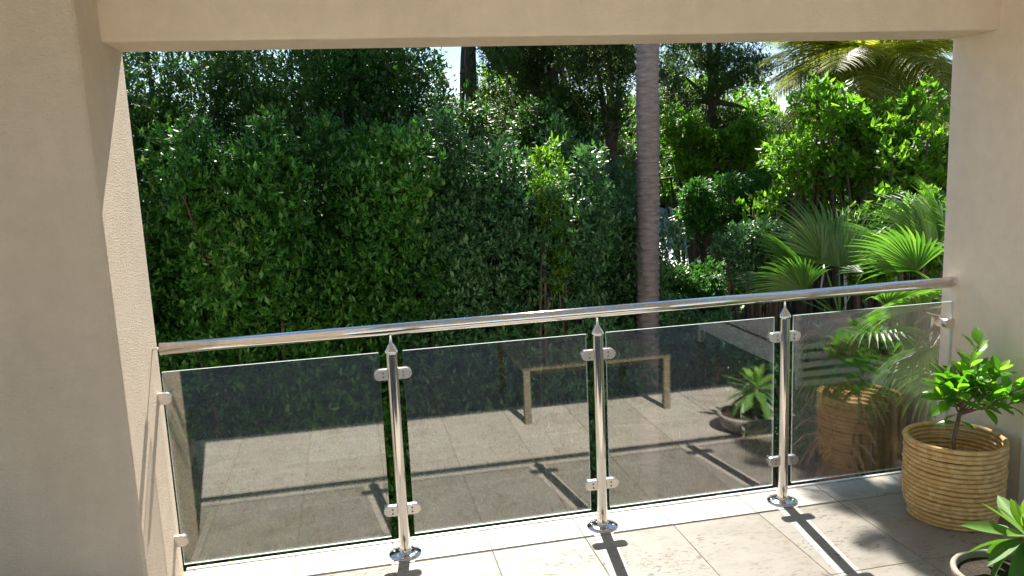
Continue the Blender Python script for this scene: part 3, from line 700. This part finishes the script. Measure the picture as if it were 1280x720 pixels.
B0 = Vector((0, 0, .17))
fk = Vector((.02, .0, .475))
v, f = tube([B0, (.008, 0, .26), (-.004, .006, .33), fk], [.011, .0095, .009, .0085], 8); stem = link('stem', mesh('stem', v, f, M_STEM, True), None, ip)
def twist(o, base, d, rr, face=None):
    d = d.normalized(); up_ = Vector((0, 0, 1)); up_ = (up_ - d*up_.dot(d)); up_ = up_.normalized() if up_.length > .1 else d.orthogonal().normalized()
    y = up_.cross(d).normalized(); Mx = Matrix((d, y, up_)).transposed().to_4x4()
    o.matrix_local = Matrix.Translation(base) @ Mx @ Matrix.Rotation(rr.uniform(-.5, .5), 4, 'X')
# branch tips around the crown (x right along the wall line, y outward, z up)
tips = [(-.10, .03, .60), (-.02, -.04, .66), (.07, .03, .72), (.11, -.06, .63), (.02, .07, .60), (-.15, -.03, .52), (.15, -.12, .56), (.03, -.13, .52), (-.06, .11, .52), (.10, .05, .56), (.17, -.15, .52), (-.11, -.07, .56), (.0, .0, .56), (.06, -.03, .60), (-.05, .05, .57), (.12, .0, .52)]
parts = []
for i, tpp in enumerate(tips):
    t0 = Vector(tpp)+Vector((.035, -.02, .045)); st_ = Vector((.02, .0, .455+.04*(i % 3)*.5)); m_ = st_.lerp(t0, .55)+Vector((0, 0, -.02))
    parts.append(tube([st_, m_, t0], [.0045, .0035, .0025], 6))
    ax = (t0-m_).normalized(); a0 = rr.uniform(0, 6)
    for k in range(9):
        s = k/8; base = m_.lerp(t0, .1+.9*s); a = a0+k*2.4
        o1 = ax.orthogonal().normalized(); o2 = ax.cross(o1); rad = o1*math.cos(a)+o2*math.sin(a)
        d = ax*(.35+.75*s) + rad*(1.05-.35*s) + Vector((0, 0, .12))
        o = link('leaf', leafm[min(5, int(rr.random()*4.2)) if s < .8 else rr.choice((4, 5, 4, 3))], None, ip); twist(o, base, d, rr)
for k in range(5):
    a = k*2.4; d = Vector((math.cos(a), math.sin(a), -.1)); o = link('leaf', leafm[rr.randrange(3)], None, ip); twist(o, Vector((.012, .002, .405+.014*k)), d, rr)
v, f = join(parts); link('branches', mesh('branches', v, f, M_STEM, True), None, ip)

# ------------------------------------------------------------------ clay pot with succulent
pc = at_z(1254, 715, .1)
pt = empty('plant_pot', (pc.x, pc.y, 0)); pt.scale = (.94, .94, 1); tag(pt, 'low grey clay pot with a thick rounded rim', 'pot')
v, f = lathe([(0, .0), (.12, .0), (.15, .02), (.172, .055), (.182, .088), (.183, .098), (.177, .105), (.166, .105), (.160, .098), (.157, .07), (0, .066)], 44); link('body', mesh('body', v, f, M_POT, True), None, pt)
v, f = lathe([(0, .080), (.06, .084), (.11, .076), (.1585, .079)], 30); link('soil', mesh('soil', v, f, M_SOIL), None, pt)
sc = empty('succulent', (pc.x+.07, pc.y-.02, .078)); tag(sc, 'fleshy green rosette succulent growing in the grey clay pot', 'plant')
v, f = tube([(0, 0, -.02), (.008, 0, .06), (0, .01, .13), (.004, .01, .165)], [.022, .02, .019, .016], 10); link('stem', mesh('stem', v, f, M_STEM, True), None, sc)
sm = [leafshape('leaf', L, w, LM['succ'], t_, c_, .28, .75) for L, w, t_, c_ in ((.20, .058, .3, .25), (.22, .055, .55, .1), (.17, .05, .7, .05), (.12, .04, .9, -.1), (.21, .06, .15, .45))]
rr = random.Random(8)
for k in range(30):
    s = k/29; a = k*2.39996+.6; el = -.45+1.75*s**1.3
    d = Vector((math.cos(a)*math.cos(el), math.sin(a)*math.cos(el), math.sin(el)))
    m_ = sm[4 if s < .18 else (0 if s < .4 else (1 if s < .6 else (2 if s < .82 else 3)))]
    o = link('leaf', m_, None, sc); twist(o, Vector((.004, .01, .135+.05*s)), d, rr)
